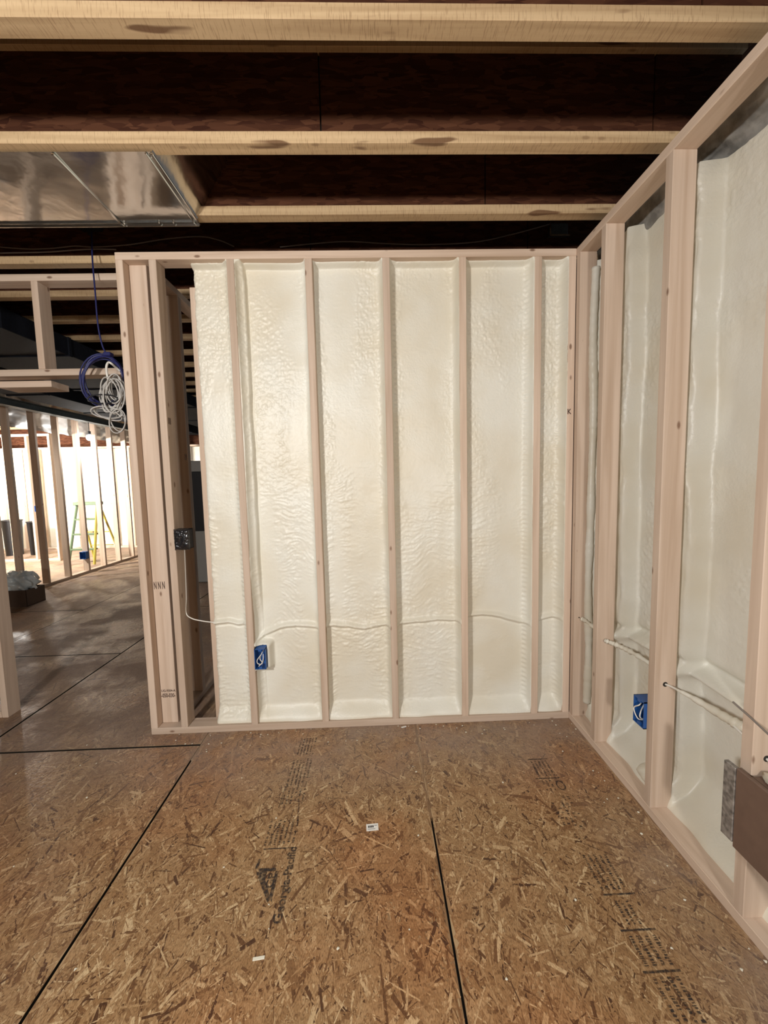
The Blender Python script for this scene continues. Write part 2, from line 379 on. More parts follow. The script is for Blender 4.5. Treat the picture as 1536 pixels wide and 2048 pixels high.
def strands():
    rs = np.random.RandomState(7)
    P = []; Q = []; Z = []; n = 0
    V = []; TN = []
    def emit(n, x0, x1, y0, y1, lmul=1.0):
        cx = rs.uniform(x0, x1, n); cy = rs.uniform(y0, y1, n)
        L = np.clip(rs.lognormal(-3.05, 0.45, n), 0.015, 0.13)*lmul; Wd = np.clip(rs.lognormal(-5.05, 0.6, n), 0.0016, 0.026)*lmul
        A = rs.normal(PI/2, 0.75, n); r = rs.rand(n); A = np.where(r < 0.3, rs.uniform(0, PI, n), A)
        ca, sa = np.cos(A), np.sin(A)
        k = rs.uniform(-0.35, 0.35, (n, 4)); q = rs.uniform(0.6, 1.0, (n, 4))
        u = np.stack([-1+k[:, 0]*0.3, 1+k[:, 1]*0.3, 1+k[:, 2]*0.3, -1+k[:, 3]*0.3], 1)*L[:, None]/2
        v = np.stack([-q[:, 0], -q[:, 1], q[:, 2], q[:, 3]], 1)*Wd[:, None]/2
        x = cx[:, None]+u*ca[:, None]-v*sa[:, None]; y = cy[:, None]+u*sa[:, None]+v*ca[:, None]
        ok = np.zeros(n, bool)
        for a, b, c, d in panels:
            ok |= (x.min(1) > a) & (x.max(1) < b) & (y.min(1) > c) & (y.max(1) < d)
        # under the plates the sheet is bare
        ok &= ~((x.max(1) > XW-0.003) & (y.max(1) > -4))
        ok &= ~((y.max(1) > D-0.003) & (y.min(1) < D+0.1) & (x.max(1) > X0-0.003))
        z0 = rs.uniform(0.0002, 0.0011, n); tilt = rs.uniform(-0.0003, 0.0003, (n, 4))
        z = z0[:, None]+tilt
        V.append(np.stack([x, y, np.maximum(z, 0.0001)], 2)[ok])
        t = np.clip(rs.normal(0.47, 0.22, n), 0, 1); t = np.where(rs.rand(n) < 0.07, rs.uniform(0, 0.12, n), t); t = np.where(rs.rand(n) < 0.06, rs.uniform(0.88, 1, n), t)
        TN.append(t[ok])
    emit(80000, -2.3, 1.12, 0.45, 2.15)
    emit(34000, -4.6, -1.15, 2.0, 4.6, 1.15)
    emit(8000, -2.3, 1.12, -0.4, 0.5)
    A = np.concatenate(V); t = np.concatenate(TN); n = len(A)
    me = bpy.data.meshes.new('wood_strands'); me.vertices.add(n*4); me.vertices.foreach_set('co', A.reshape(-1).astype(np.float32))
    me.loops.add(n*4); me.loops.foreach_set('vertex_index', np.arange(n*4, dtype=np.int32)); me.polygons.add(n)
    me.polygons.foreach_set('loop_start', np.arange(0, n*4, 4, dtype=np.int32)); me.update(calc_edges=True)
    at_ = me.attributes.new('tone', 'FLOAT', 'FACE'); at_.data.foreach_set('value', t.astype(np.float32))
    me.materials.append(M_STRAND)
    o = bpy.data.objects.new('wood_strands', me); COL.objects.link(o); o.parent = fl; o['kind'] = 'stuff'
strands()
board('packed_dust', (0.2045, 0.2115), (1.52, 2.25), (-0.019, -0.0008), M_OSB, fl, 0)
board('packed_dust', (-0.9825, -0.9750), (1.93, 2.25), (-0.019, -0.0012), M_OSB, fl, 0)

# ------------------------------------------------------------------ ceiling: deck, I-joists
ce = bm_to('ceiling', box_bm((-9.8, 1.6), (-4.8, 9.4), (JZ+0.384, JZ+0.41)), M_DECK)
tag(ce, 'open ceiling of wooden joists with dark strand board webs', 'ceiling', kind='structure')
seams = {0: [-2.7, -0.168, 1.149], 1: [-1.9, 0.593], 2: [-1.613, -0.337, 0.968], -1: [-1.4, 1.0]}
k = -14
def joist(i):
    y = JY+i*JP; x0, x1 = -9.7, 1.5
    b = box_bm((x0, x1), (y, y+0.056), (JZ, JZ+0.043), 0.0015)
    box_bm((x0, x1), (y, y+0.056), (JZ+0.340, JZ+0.383), 0.0015, b)
    j = bm_to('joist', b, FL, ce)
    cuts = seams.get(i-1, [-8.5+(i*0.77) % 1.2]) if i > -3 else [-3.0]
    cuts = [x0, -7.0-(i % 3)*0.4, -4.5+(i % 2)*0.5] + [c for c in cuts if -3.6 < c < 1.4] + [x1]
    for a, c in zip(cuts[:-1], cuts[1:]):
        bb = box_bm((a+0.003, c-0.003), (y+0.0225, y+0.0335), (JZ+0.043, JZ+0.340))
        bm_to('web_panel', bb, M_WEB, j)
        if c < x1: bm_to('gap_backing', box_bm((c-0.012, c+0.012), (y+0.034, y+0.0365), (JZ+0.043, JZ+0.340)), M_DARK, j)  # dark strip added behind the gap so no light shows through
for i in range(-14, 20): joist(i)

# ------------------------------------------------------------------ foam builder
def ridge(t, w): return np.exp(-(t/w)**2)
def foam_back(xa, xb, seed, left=0.6, right=1.0, wire=None, rough=1.0, beadL=0.0, beadR=0.0, drip=False, open_left=False):
    n = int((xb-xa)/0.0045); u = np.linspace(0, 1, n)
    u = np.concatenate([np.linspace(0, 0.03, 7)[:-1], np.linspace(0.03, 0.97, n), np.linspace(0.97, 1, 7)[1:]])
    x = xa+(xb-xa)*u; z = np.concatenate([np.linspace(0.038, 0.12, 24)[:-1], np.linspace(0.12, 2.53, 480), np.linspace(2.53, H-T, 22)[1:]])
    X, Z = np.meshgrid(x, z)
    dl, dr = X-xa, xb-X
    y = np.full_like(X, D+0.074)
    big = fbm(X*4+seed*3.1, Z*2.2, seed, 3)-0.45
    y -= big*0.022
    # texture zones
    zone = sst(0.40, 0.62, fbm(X*6, Z*1.8+seed, seed+5, 3)+0.25*sst(0.09, 0.0, np.minimum(dl, dr)))
    zone = 0.15+0.85*zone
    bumps = np.abs(fbm(X*62+7, Z*62, seed+9, 2)-0.375)*2
    wrk = np.abs(fbm(X*16, Z*75+8*vn(X*9, Z*4, seed), seed+11, 2)-0.375)*2
    lowz = sst(1.9, 1.2, Z)
    y -= rough*zone*(0.0095*bumps*(1-0.4*lowz)+0.0095*wrk*(0.3+0.7*lowz))
    # fillets up the stud sides
    wl = 0.010+0.006*fbm(Z*14, Z*0, seed+1, 2); wr = 0.009+0.006*fbm(Z*14, Z*0+4, seed+2, 2)
    hl = left*(0.050+0.022*fbm(Z*9, Z*0+9, seed+3, 3)); hr = right*(0.056+0.02*fbm(Z*9, Z*0+5, seed+4, 3))
    if not open_left: y -= hl*np.exp(-(dl/wl)**1.3)
    y -= hr*np.exp(-(dr/wr)**1.3)
    if beadL: y -= beadL*(ridge(dl-0.022, 0.009)*(0.55+0.45*np.sin(Z*210+6*vn(Z*6, Z*0, seed))))
    if beadR: y -= beadR*(ridge(dr-0.022, 0.009)*(0.55+0.45*np.sin(Z*230+6*vn(Z*6, Z*0, seed+8))))
    if drip:
        c = 0.03+0.022*fbm(Z*2.5, Z*0, seed+21, 3)
        y -= 0.030*sst(c, c-0.008, dl)*sst(0.0, 0.4, Z-0.6); y += 0.006*ridge(dl-c-0.004, 0.003)
    # shelf on the bottom plate and under the top plate
    hb = 0.075+0.03*fbm(X*7, X*0, seed+31, 2)
    sb = sst(hb, 0.0, Z-0.038); y = y*(1-sb)+(D+0.010+0.012*vn(X*9, X*0, seed+33))*sb
    if seed == 18:      # foam built up beside the outlet box, none inside it
        zz = sst(0.345, 0.37, Z)*sst(0.52, 0.49, Z)
        y -= 0.058*sst(0.098, 0.074, dl)*zz*(y > D+0.02)
        y = np.where((dl < 0.067) & (Z > 0.362) & (Z < 0.494), np.maximum(y, D+0.072), y)
    y -= 0.035*sst(0.022, 0.0, H-T-Z)
    if wire is not None:
        zc = np.interp(X, [w[0] for w in wire], [w[1] for w in wire]); zc = zc+0.004*(vn(X*25, X*0, seed+40)-0.5)
        ww = 0.011+0.005*vn(X*18, X*0, seed+41)
        y -= 0.020*ridge(Z-zc, ww); y += 0.006*ridge(Z-zc+0.020, 0.006)
    if open_left:   # ragged free edge, turned back
        e = 0.006*fbm(Z*30, Z*0, seed+50, 3); y += 0.03*np.exp(-((dl-e)/0.006)); y = np.minimum(y, D+0.13); X = X+e*np.exp(-dl/0.01)
    y = np.clip(y, D+0.004, D+0.14)
    return grid_mesh('foam_panel', np.stack([X, y, Z], 2), M_FOAM, wb)

# ------------------------------------------------------------------ back wall
wb = bm_to('wall_back', box_bm((-0.93, 1.33), (D+0.145, D+0.165), (0.0, H)), M_CONC)
tag(wb, 'stud wall facing the camera filled with cream spray foam', 'wall', kind='structure')
board('top_plate', (X0, XW), (D, D+WD), (H-T, H), WX, wb)
board('bottom_plate', (X0, XW), (D, D+WD), (0.0, T), WX, wb)
zt = H-T
for x in [X0, X1] + STUDX:
    board('stud', (x, x+T), (D, D+WD), (T, zt), WZ, wb)
board('stud', (X0+T+0.002, X0+T+0.091), (D+WD-T, D+WD), (T, zt), WZ, wb)       # flat backer between the end studs
board('end_board', (-0.972, -0.936), (D+0.09, D+0.13), (0.0, 2.49), WZ, wb)
def wz(px, py): return at(px, py, 1, D+0.06)
def wire_pts(l): return [(wz(*p).x, wz(*p).z) for p in l]
E_ = [(-0.95, STUDX[0])] + [(STUDX[i]+T, STUDX[i+1]) for i in range(5)]
WR = [[(430, 1246), (455, 1243), (475, 1247), (492, 1246)],
      [(512, 1282), (528, 1268), (560, 1254), (590, 1249), (640, 1253)],
      [(655, 1248), (700, 1251), (725, 1255), (760, 1249), (776, 1247)],
      [(795, 1246), (830, 1242), (880, 1238), (920, 1238)],
      [(940, 1230), (965, 1228), (1000, 1231), (1040, 1242), (1060, 1242)],
      [(1075, 1237), (1100, 1232), (1125, 1230)]]
par = [dict(left=0.5, right=0.9, beadR=0.010, open_left=True, rough=1.2), dict(left=0.75, right=0.7, drip=True, rough=0.9), dict(left=0.35, right=0.9, rough=1.1),
       dict(left=0.6, right=1.0, beadL=0.010, rough=0.8), dict(left=0.5, right=1.15, beadR=0.010, rough=0.8), dict(left=0.5, right=1.15, beadR=0.004, rough=1.5)]
for i, (a, b) in enumerate(E_):
    foam_back(a, b, 11+i*7, wire=wire_pts(WR[i]), **par[i])

# ------------------------------------------------------------------ right wall
wr = bm_to('wall_right', box_bm((1.36, 1.55), (-4.8, 2.3), (0.0, 2.66)), M_CONC)
tag(wr, 'stud wall on the right in front of cream spray foam', 'wall', kind='structure')
board('top_plate', (XW, XW+WD), (-4.7, D+0.02), (H-T, H), WY, wr)
board('bottom_plate', (XW, XW+WD), (-4.7, D+0.02), (0.0, T), WY, wr)
RS = [D-T-0.002] + [YA-i*S for i in range(16)]
for y in RS:
    board('stud', (XW, XW+WD), (y, y+T), (T, zt), WZ, wr)

def foam_right(y0, y1, seed, step):
    """foam sprayed on the foundation wall; it swells up to the back of every stud and spills on the plate"""
    ny = max(12, int((y1-y0)/step)); y = np.linspace(y0, y1, ny); z = np.linspace(0.0, 1.0, int(2.55/max(step, 0.006)))
    Y, U = np.meshgrid(y, z)
    ztop = 2.575+0.035*np.sin(Y*PI/S*2*0.5+0.6)+0.03*(fbm(Y*5, Y*0, 77, 3)-0.45)
    Z = 0.036+(ztop-0.036)*U
    X = np.full_like(Y, 1.315)
    X -= 0.03*(fbm(Y*2.5, Z*1.6, 61, 3)-0.45)
    zone = 0.2+0.8*sst(0.42, 0.6, fbm(Y*4, Z*2, 63, 3))
    X -= zone*0.009*np.abs(fbm(Y*55, Z*55, 64, 2)-0.375)*2
    for ys in RS:
        if ys < y0-0.3 or ys > y1+0.3: continue
        wv = 0.035*(fbm(Z*3.5, Z*0+ys*7, 65, 3)-0.45)*2
        lo = ys+0.004+wv; hi = ys+T+0.05+wv
        a = sst(lo-0.016, lo+0.010, Y)*sst(hi+0.04, hi, Y)
        X -= 0.085*a*(0.85+0.15*vn(Y*40, Z*12, 66))
    # corner fillet against the back wall
    X -= 0.07*sst(D-0.10, D-0.015, Y)
    sp = 0.10+0.05*fbm(Y*6, Y*0, 67, 2)
    X -= 0.10*sst(sp+0.05, 0.0, Z-0.03)
    # buried cable
    zc = 0.60+0.012*np.sin(Y*5)
    X -= 0.05*ridge(Z-zc, 0.02)
    X += 0.02*ridge(Z-zc-0.045, 0.018)
    sb = sst(0.075, 0.0, Z-0.036); X = np.clip(X, XW+WD+0.003, 1.35)*(1-sb)+(XW+WD-0.028+0.02*vn(Y*11, Y*0, 69))*sb
    return grid_mesh('foam_panel', np.stack([X, Y, Z], 2), M_FOAM, wr)
bd = [D+0.02] + [y+T/2 for y in RS[1:]]
for i in range(len(bd)-1):
    foam_right(bd[i+1], bd[i], 5, 0.006 if i < 5 else 0.03)

P = [(XW+0.078+0.004*math.sin(z*5), RS[0]-0.004+0.004*math.sin(z*9+1), z) for z in np.linspace(0.12, 2.5, 260)]
bm_to('foam_bead', tube_bm(P, [0.016+0.006*float(vn(np.array(p[2]*7), np.array(0.0), 7))+0.003*float(vn(np.array(p[2]*60), np.array(0.0), 9)) for p in P], 10), M_FOAM, wr, (0, 0, 0), True)

# grey plastic sheeting folded down between the joists and the foam
def poly():
    y = np.linspace(-1.0, D+0.1, 320); v = np.linspace(0, 1, 26); Y, V = np.meshgrid(y, v)
    X = 1.345-0.11*V+0.012*(fbm(Y*9, V*3, 90, 3)-0.45)*3*np.sin(V*PI)
    Z = 2.50+0.215*V+0.03*np.sin(V*PI)*(fbm(Y*7, V*4+3, 91, 3)-0.4)*2+0.014*np.sin(V*9+Y*4)
    return grid_mesh('plastic_sheet', np.stack([X, Y, np.minimum(Z, 2.716)], 2), M_POLY, wr)
poly()

# ------------------------------------------------------------------ partition running back from the wall end, framed opening, far rooms
wp = empty('wall_rear', (0, 0, 0)); tag(wp, 'bare stud partition running away behind the left end of the foamed wall', 'wall', kind='structure')
px0, px1 = -1.265, -1.178
board('top_plate', (px0, px1), (D+WD+0.002, 5.2), (H-T, H), WY, wp); board('bottom_plate', (px0, px1), (D+WD+0.002, 5.2), (0, T), WY, wp)
for y in [2.236, 2.535, 2.94, 3.35, 3.76, 4.16, 4.57, 4.98]: board('stud', (px0, px1), (y, y+T), (T, zt), WZ, wp)

YO = 2.37
wo = empty('wall_left', (0, 0, 0)); tag(wo, 'framed opening with header and cripple stud at the left', 'wall', kind='structure')
board('top_plate', (-4.4, px0-0.002), (YO, YO+WD), (2.60, 2.638), WX, wo)
board('header_plate', (-2.308, px0-0.002), (YO, YO+WD), (2.072, 2.110), WX, wo)
board('stud', (-1.925, -1.887), (YO, YO+WD), (2.110, 2.60), WZ, wo)
board('stud', (-2.348, -2.310), (YO, YO+WD), (0.0, 2.60), WZ, wo)
board('bottom_plate', (-4.4, -2.35), (YO, YO+WD), (0.0, T), WX, wo)
for x in (-2.7, -3.1, -3.5, -3.9, -4.4): board('stud', (x, x+T), (YO, YO+WD), (T, 2.60), WZ, wo)
board('nailing_block', (-2.25, -1.93), (YO+WD, YO+WD+0.14), (2.03, 2.068), WX, wo)

ws = empty('wall_side', (0, 0, 0)); tag(ws, 'long bare stud partition crossing the far left room', 'wall', kind='structure')
XS = -4.74
board('bottom_plate', (XS-WD, XS), (4.2, 8.4), (0, T), WY, ws); board('top_plate', (XS-WD, XS), (4.2, 8.4), (2.52, 2.558), WY, ws)
for i in range(10): board('stud', (XS-WD, XS), (4.46+i*0.402, 4.46+i*0.402+T), (T, 2.52), WZ, ws)

wm = empty('wall_middle', (0, 0, 0)); tag(wm, 'shorter bare stud partition beyond the long one', 'wall', kind='structure')
board('bottom_plate', (-9.6, -6.1), (7.6, 7.69), (0, T), WX, wm); board('top_plate', (-9.6, -6.1), (7.6, 7.69), (2.40, 2.438), WX, wm)
for i in range(9): board('stud', (-6.14-i*0.42, -6.14-i*0.42+T), (7.6, 7.69), (T, 2.40), WZ, wm)

wf = bm_to('wall_far', box_bm((-9.8, 1.55), (9.15, 9.4), (0, 2.28)), M_FOAM); tag(wf, 'far wall sprayed white behind bare studs', 'wall', kind='structure')
board('rim_board', (-9.8, 1.55), (9.18, 9.4), (2.28, JZ+0.36), M_WEB, wf)
board('top_plate', (-9.8, 1.5), (9.02, 9.11), (2.28, 2.318), WX, wf); board('bottom_plate', (-9.8, 1.5), (9.02, 9.11), (0, T), WX, wf)
for i in range(16): board('stud', (-9.6+i*0.4064, -9.6+i*0.4064+T), (9.02, 9.11), (T, 2.28), WZ, wf)
we = bm_to('wall_outer', box_bm((-9.9, -9.75), (-4.8, 9.4), (0, JZ+0.36)), M_FOAM); tag(we, 'outermost foamed wall at the far left', 'wall', kind='structure')
wc = bm_to('wall_front', box_bm((-9.8, 1.55), (-4.95, -4.8), (0, JZ+0.36)), M_FOAM); tag(wc, 'foamed wall behind the viewer', 'wall', kind='structure')

# steel beam, dark duct and added dark box for the void of the far ceiling
def beam():
    b = box_bm((-4.56, -4.44), (2.9, 9.0), (2.44, 2.45)); box_bm((-4.505, -4.495), (2.9, 9.0), (2.45, 2.52), 0, b); box_bm((-4.56, -4.44), (2.9, 9.0), (2.52, 2.53), 0, b)
    o = bm_to('steel_beam', b, M_STEEL); tag(o, 'grey steel beam under the far left ceiling joists', 'beam')
beam()
def duct(x, z, y0, y1, label, mat):
    o = bm_to('duct_void_box', box_bm(x, (y0, y1), z, 0.004), mat); tag(o, label, 'duct', 'dark ducts under the far ceiling')
    y = y0+0.6
    while y < y1:
        b = box_bm((x[0]-0.012, x[1]+0.012), (y, y+0.03), (z[0]-0.012, z[0]+0.001)); box_bm((x[1], x[1]+0.012), (y, y+0.03), z, 0, b); box_bm((x[0]-0.012, x[0]), (y, y+0.03), z, 0, b)
        bm_to('duct_flange', b, mat, o); y += 1.2
duct((-3.44, -2.58), (2.55, 2.70), 2.9, 8.6, 'added wide dark box standing for the black void beyond the header plate', M_DUCT)  # dark box added where there is only an open dark void
duct((-4.2, -3.75), (2.50, 2.70), 2.9, 8.8, 'narrower grey duct beside the steel beam', M_DUCT)
def foil():
    y = np.linspace(4.2, 8.9, 260); v = np.linspace(0, 1, 30); Y, V = np.meshgrid(y, v)
    X = -4.90+0.05*(fbm(Y*4, V*3, 101, 3)-0.45)*2; Z = 2.26+0.45*V+0.03*(fbm(Y*3, V*0, 102, 2)-0.4)*(1-V)*2
    o = grid_mesh('foil_insulation', np.stack([X, Y, Z], 2), M_FOIL); tag(o, 'crinkled silver foil insulation hanging behind the long stud partition', 'insulation')
foil()

# ------------------------------------------------------------------ sheet metal under the joist bay
def sheet():
    x = np.linspace(-4.2, -0.829, 300); v = np.linspace(0, 1, 40); X, V = np.meshgrid(x, v)
    Y = 1.643+0.424*V; Z = 2.7135-0.004*np.sin(V*PI)*(fbm(X*3, V*2, 110, 3))*2
    o = grid_mesh('duct_pan', np.stack([X, Y, Z], 2), M_GALV)
    tag(o, 'galvanised sheet metal duct pan under the joists at the upper left', 'duct')
    for xx in (-0.829, -1.206, -1.9):
        b = box_bm((xx-0.006, xx+0.006), (1.643, 2.067), (2.7035, 2.7120), 0.002)
        if xx == -0.829: box_bm((xx-0.026, xx-0.018), (1.643, 2.067), (2.7065, 2.7125), 0.002, b)
        bm_to('folded_seam', b, M_GALV, o)
    bm_to('edge_lip', box_bm((-4.2, -0.829), (2.062, 2.068), (2.698, 2.712), 0.001), M_GALV, o)
    y = np.linspace(1.642, 2.034, 12); w = np.linspace(0, 1, 14); Yc, Wc = np.meshgrid(y, w)
    c = grid_mesh('end_cap', np.stack([-0.826+0.19*Wc, Yc, 2.713+0.31*Wc+0.006*np.sin(Wc*PI)], 2), M_GALV, o)
    for p in ((-0.85, 2.05), (-0.95, 2.05), (-1.02, 2.05), (-1.19, 2.055), (-0.84, 1.66)):
        b = bmesh.new(); bmesh.ops.create_uvsphere(b, u_segments=8, v_segments=6, radius=0.005); bm_to('screw', b, M_GALV, o, (p[0], p[1], 2.7085))
sheet()

# ------------------------------------------------------------------ electrical boxes
def gang_box(name, x, y, z, face, label, wires, cat='outlet box'):
    """open plastic box; face 'y' looks to -Y, face 'x' looks to -X"""
    c = (sum(x)/2, sum(y)/2, sum(z)/2); o = empty(name, c); t = 0.0035
    b = bmesh.new()
    if face == 'y':
        box_bm((x[0], x[0]+t), y, z, 0, b); box_bm((x[1]-t, x[1]), y, z, 0, b); box_bm(x, y, (z[0], z[0]+t), 0, b); box_bm(x, y, (z[1]-t, z[1]), 0, b); box_bm(x, (y[1]-t, y[1]), z, 0, b)
        for zz in (z[0]+0.008, z[1]-0.008): box_bm((c[0]-0.009, c[0]+0.009), (y[0]+0.001, y[0]+0.012), (zz-0.006, zz+0.006), 0, b)
    else:
        box_bm(x, (y[0], y[0]+t), z, 0, b); box_bm(x, (y[1]-t, y[1]), z, 0, b); box_bm(x, y, (z[0], z[0]+t), 0, b); box_bm(x, y, (z[1]-t, z[1]), 0, b); box_bm((x[1]-t, x[1]), y, z, 0, b)
        for zz in (z[0]+0.008, z[1]-0.008): box_bm((x[0]+0.001, x[0]+0.012), (c[1]-0.009, c[1]+0.009), (zz-0.006, zz+0.006), 0, b)
    for v in b.verts: v.co -= Vector(c)
    bm_to('box_body', b, M_BLUE, o, c)
    for w in wires:
        bw = tube_bm(spline(w, 8), 0.0026, 6); bm_to('wire', bw, M_WHITE, o, (0, 0, 0), True)
    tag(o, label, cat); return o
x_, z_ = (-0.6955, -0.632), (0.369, 0.487); yf = D-0.008
cx = sum(x_)/2
gang_box('outlet_box', x_, (yf, yf+0.07), z_, 'y', 'blue outlet box with white wires low on the foamed back wall',
         [[(cx+0.012, yf+0.04, 0.47), (cx+0.006, yf+0.01, 0.455), (cx-0.016, yf-0.002, 0.425), (cx-0.012, yf-0.003, 0.405), (cx+0.008, yf, 0.402), (cx+0.014, yf+0.01, 0.425), (cx+0.012, yf+0.02, 0.45)],
          [(cx, yf+0.04, 0.45), (cx-0.002, yf+0.004, 0.43), (cx+0.01, yf, 0.41), (cx-0.01, yf, 0.388)]])
gang_box('outlet_box', (XW-0.012, XW+0.06), (YA-S+T, YA-S+T+0.066), (0.358, 0.474), 'x', 'blue outlet box beside the stud on the right wall',
         [[(XW+0.02, 1.565, 0.45), (XW-0.008, 1.545, 0.445), (XW-0.013, 1.572, 0.415), (XW-0.008, 1.552, 0.38), (XW+0.02, 1.55, 0.375)],
          [(XW+0.02, 1.555, 0.44), (XW-0.006, 1.538, 0.42), (XW-0.01, 1.535, 0.395), (XW+0.02, 1.54, 0.38)]])
gang_box('outlet_box', (-6.44, -6.34), (7.535, 7.6005), (0.97, 1.08), 'y', 'blue box at waist height on the shorter far partition', [])
gang_box('outlet_box', (XS-0.085, XS+0.015), (6.40, 6.468), (0.24, 0.36), 'y', 'blue box low on the long far partition', [])
gang_box('outlet_box', (-8.42, -8.33), (7.53, 7.6), (0.28, 0.38), 'y', 'blue box low at the left frame edge beyond the partition', [])

def switch_box():
    o = empty('switch_box', (-1.06, 2.15, 1.12))
    bx = (-1.0955, -1.022); bz = (1.068, 1.178)
    c = (sum(bx)/2, 2.165, sum(bz)/2)
    b = bmesh.new(); t = 0.003; y = (D-0.006-c[1], D+0.055-c[1]); X = (bx[0]-c[0], bx[1]-c[0]); Z = (bz[0]-c[2], bz[1]-c[2])
    box_bm((X[0], X[0]+t), y, Z, 0, b); box_bm((X[1]-t, X[1]), y, Z, 0, b); box_bm(X, y, (Z[0], Z[0]+t), 0, b); box_bm(X, y, (Z[1]-t, Z[1]), 0, b); box_bm(X, (y[1]-t, y[1]), Z, 0, b)
    bm_to('box_body', b, M_BLACK, o, c)
    # crinkled black film stretched over the front
    u = np.linspace(-1, 1, 26); U, V = np.meshgrid(u, u)
    rag = 0.006*(fbm(U*6+9, V*6, 131, 2)-0.4)
    Xg = -1.056+U*(0.042+rag); Zg = 1.122+V*(0.058+rag)
    Yg = D-0.012-0.006*(1-np.maximum(abs(U), abs(V))**4)-0.008*(fbm(U*4+3, V*4, 132, 3)-0.45)+0.008*sst(0.86, 1.0, np.maximum(abs(U), abs(V)))
    g = grid_mesh('black_film', np.stack([Xg, np.minimum(Yg, D-0.003), Zg], 2), M_BLACKP, o)
    g['label'] = 'crinkled black plastic film over the box'
    tag(o, 'switch box wrapped in shiny black plastic on the left door stud', 'switch box')
switch_box()

def wire_thing(name, pts, r, mat, label, cat='cable', seg=7, n=8):
    o = bm_to(name, tube_bm(spline(pts, n), r, seg), mat, None, (0, 0, 0), True); tag(o, label, cat); return o
XS1 = X1+T+0.004
p = [at(369, 1098, 0, XS1), at(371, 1150, 0, XS1), at(372.5, 1195, 0, XS1), at(372.5, 1226, 0, XS1), at(384, 1237, 1, 2.185), at(405, 1242, 1, 2.19), at(420, 1244, 1, 2.195), at(440, 1246, 1, 2.20)]
wire_thing('switch_cable', p, 0.0032, M_WHITE, 'thin white cable dropping from the black wrapped box into the foam')
M_COAT = M_FOAM
def right_cable():
    pts = [(XW+0.045, YA-S+0.0, 0.573), (XW+0.05, 1.44, 0.578), (XW+0.052, 1.35, 0.586), (XW+0.055, 1.22, 0.592), (XW+0.05, 1.106, 0.570)]
    o = wire_thing('wall_cable', pts, 0.0042, M_WHITE, 'white cable threaded through the holes of the two nearest right wall studs')
    P = spline([(XW+0.05, 1.42, 0.580), (XW+0.056, 1.35, 0.586), (XW+0.062, 1.22, 0.592), (XW+0.075, 1.16, 0.59)], 14)
    rr = [0.0045+0.012*min(1, i/30)*(0.75+0.5*rnd.random()) for i in range(len(P))]
    bm_to('foam_coating', tube_bm(P, rr, 9), M_FOAM, o, (0, 0, 0), True)['label'] = 'cream foam crust on the cable'
    P = [(XW+0.045, 1.074, 0.562), (XW+0.04, 1.0, 0.56), (XW+0.03, 0.9, 0.575), (XW+0.04, 0.70, 0.58)]
    wire_thing('wall_cable', P, 0.0042, M_WHITE, 'white cable leaving the nearest right wall stud toward the viewer')
    P = spline([(XW+0.04, 1.872, 0.585), (XW+0.06, 1.8, 0.59), (XW+0.065, 1.68, 0.60), (XW+0.06, 1.515, 0.606)], 12)
    rr = [0.007+0.008*rnd.random() for i in range(len(P))]
    o = bm_to('wall_cable', tube_bm(P, rr, 9), M_FOAM, None, (0, 0, 0), True); tag(o, 'foam crusted cable between the second and third right wall studs', 'cable')
    P = spline([(XW+0.04, 2.10, 0.616), (XW+0.05, 2.05, 0.612), (XW+0.045, 1.92, 0.60)], 10)
    o = bm_to('wall_cable', tube_bm(P, [0.006+0.008*rnd.random() for _ in P], 9), M_FOAM, None, (0, 0, 0), True); tag(o, 'short foam crusted cable beside the corner stud', 'cable')
right_cable()
# drilled holes: dark plugs on the stud faces
for (x, y, z) in ((XW+0.044, RS[2]-0.0008, 0.573), (XW+0.044, RS[3]-0.0008, 0.563), (XW+0.028, RS[0]-0.0008, 0.622)):
    r = 0.010 if y < 2 else 0.004
    bm_to('drilled_hole', cyl_bm((x, y, z), (x, y+0.0015, z), r, 18), M_DARK, wr)

# cables along the joist behind the wall top
def ceil_cable(pl, label, y=2.418):
    wire_thing('ceiling_cable', [at(a, b, 1, y) for a, b in pl], 0.0035, M_GREYW, label, n=6)
ceil_cable([(0, 494), (60, 498), (110, 496), (150, 492), (190, 494), (260, 489), (330, 478), (400, 473), (440, 481), (468, 493)], 'grey cable arching above the left end of the foamed wall')
ceil_cable([(0, 506), (90, 504), (150, 500), (190, 498), (232, 499)], 'grey cable running level just below the arching one', 2.412)
ceil_cable([(560, 494), (640, 486), (700, 483), (770, 487), (850, 489), (950, 484), (1030, 467), (1100, 448)], 'grey cable rising to the metal bracket above the right corner')
a = at(1103, 441, 1, 2.40); b_ = at(1140, 466, 1, 2.40)
o = empty('junction_box', ((a.x+b_.x)/2, 2.43, (a.z+b_.z)/2))
bm_to('box_body', box_bm((a.x, b_.x), (2.424, 2.45), (b_.z, a.z), 0.003), M_STEEL, o)
b = box_bm((a.x-0.004, a.x+0.006), (2.414, 2.4235), (b_.z, a.z), 0.001); box_bm((a.x, b_.x+0.01), (2.414, 2.4235), (b_.z-0.008, b_.z+0.004), 0.001, b)
bm_to('bracket', b, M_GALV, o); tag(o, 'grey metal junction box with shiny bracket above the wall corner', 'junction box')

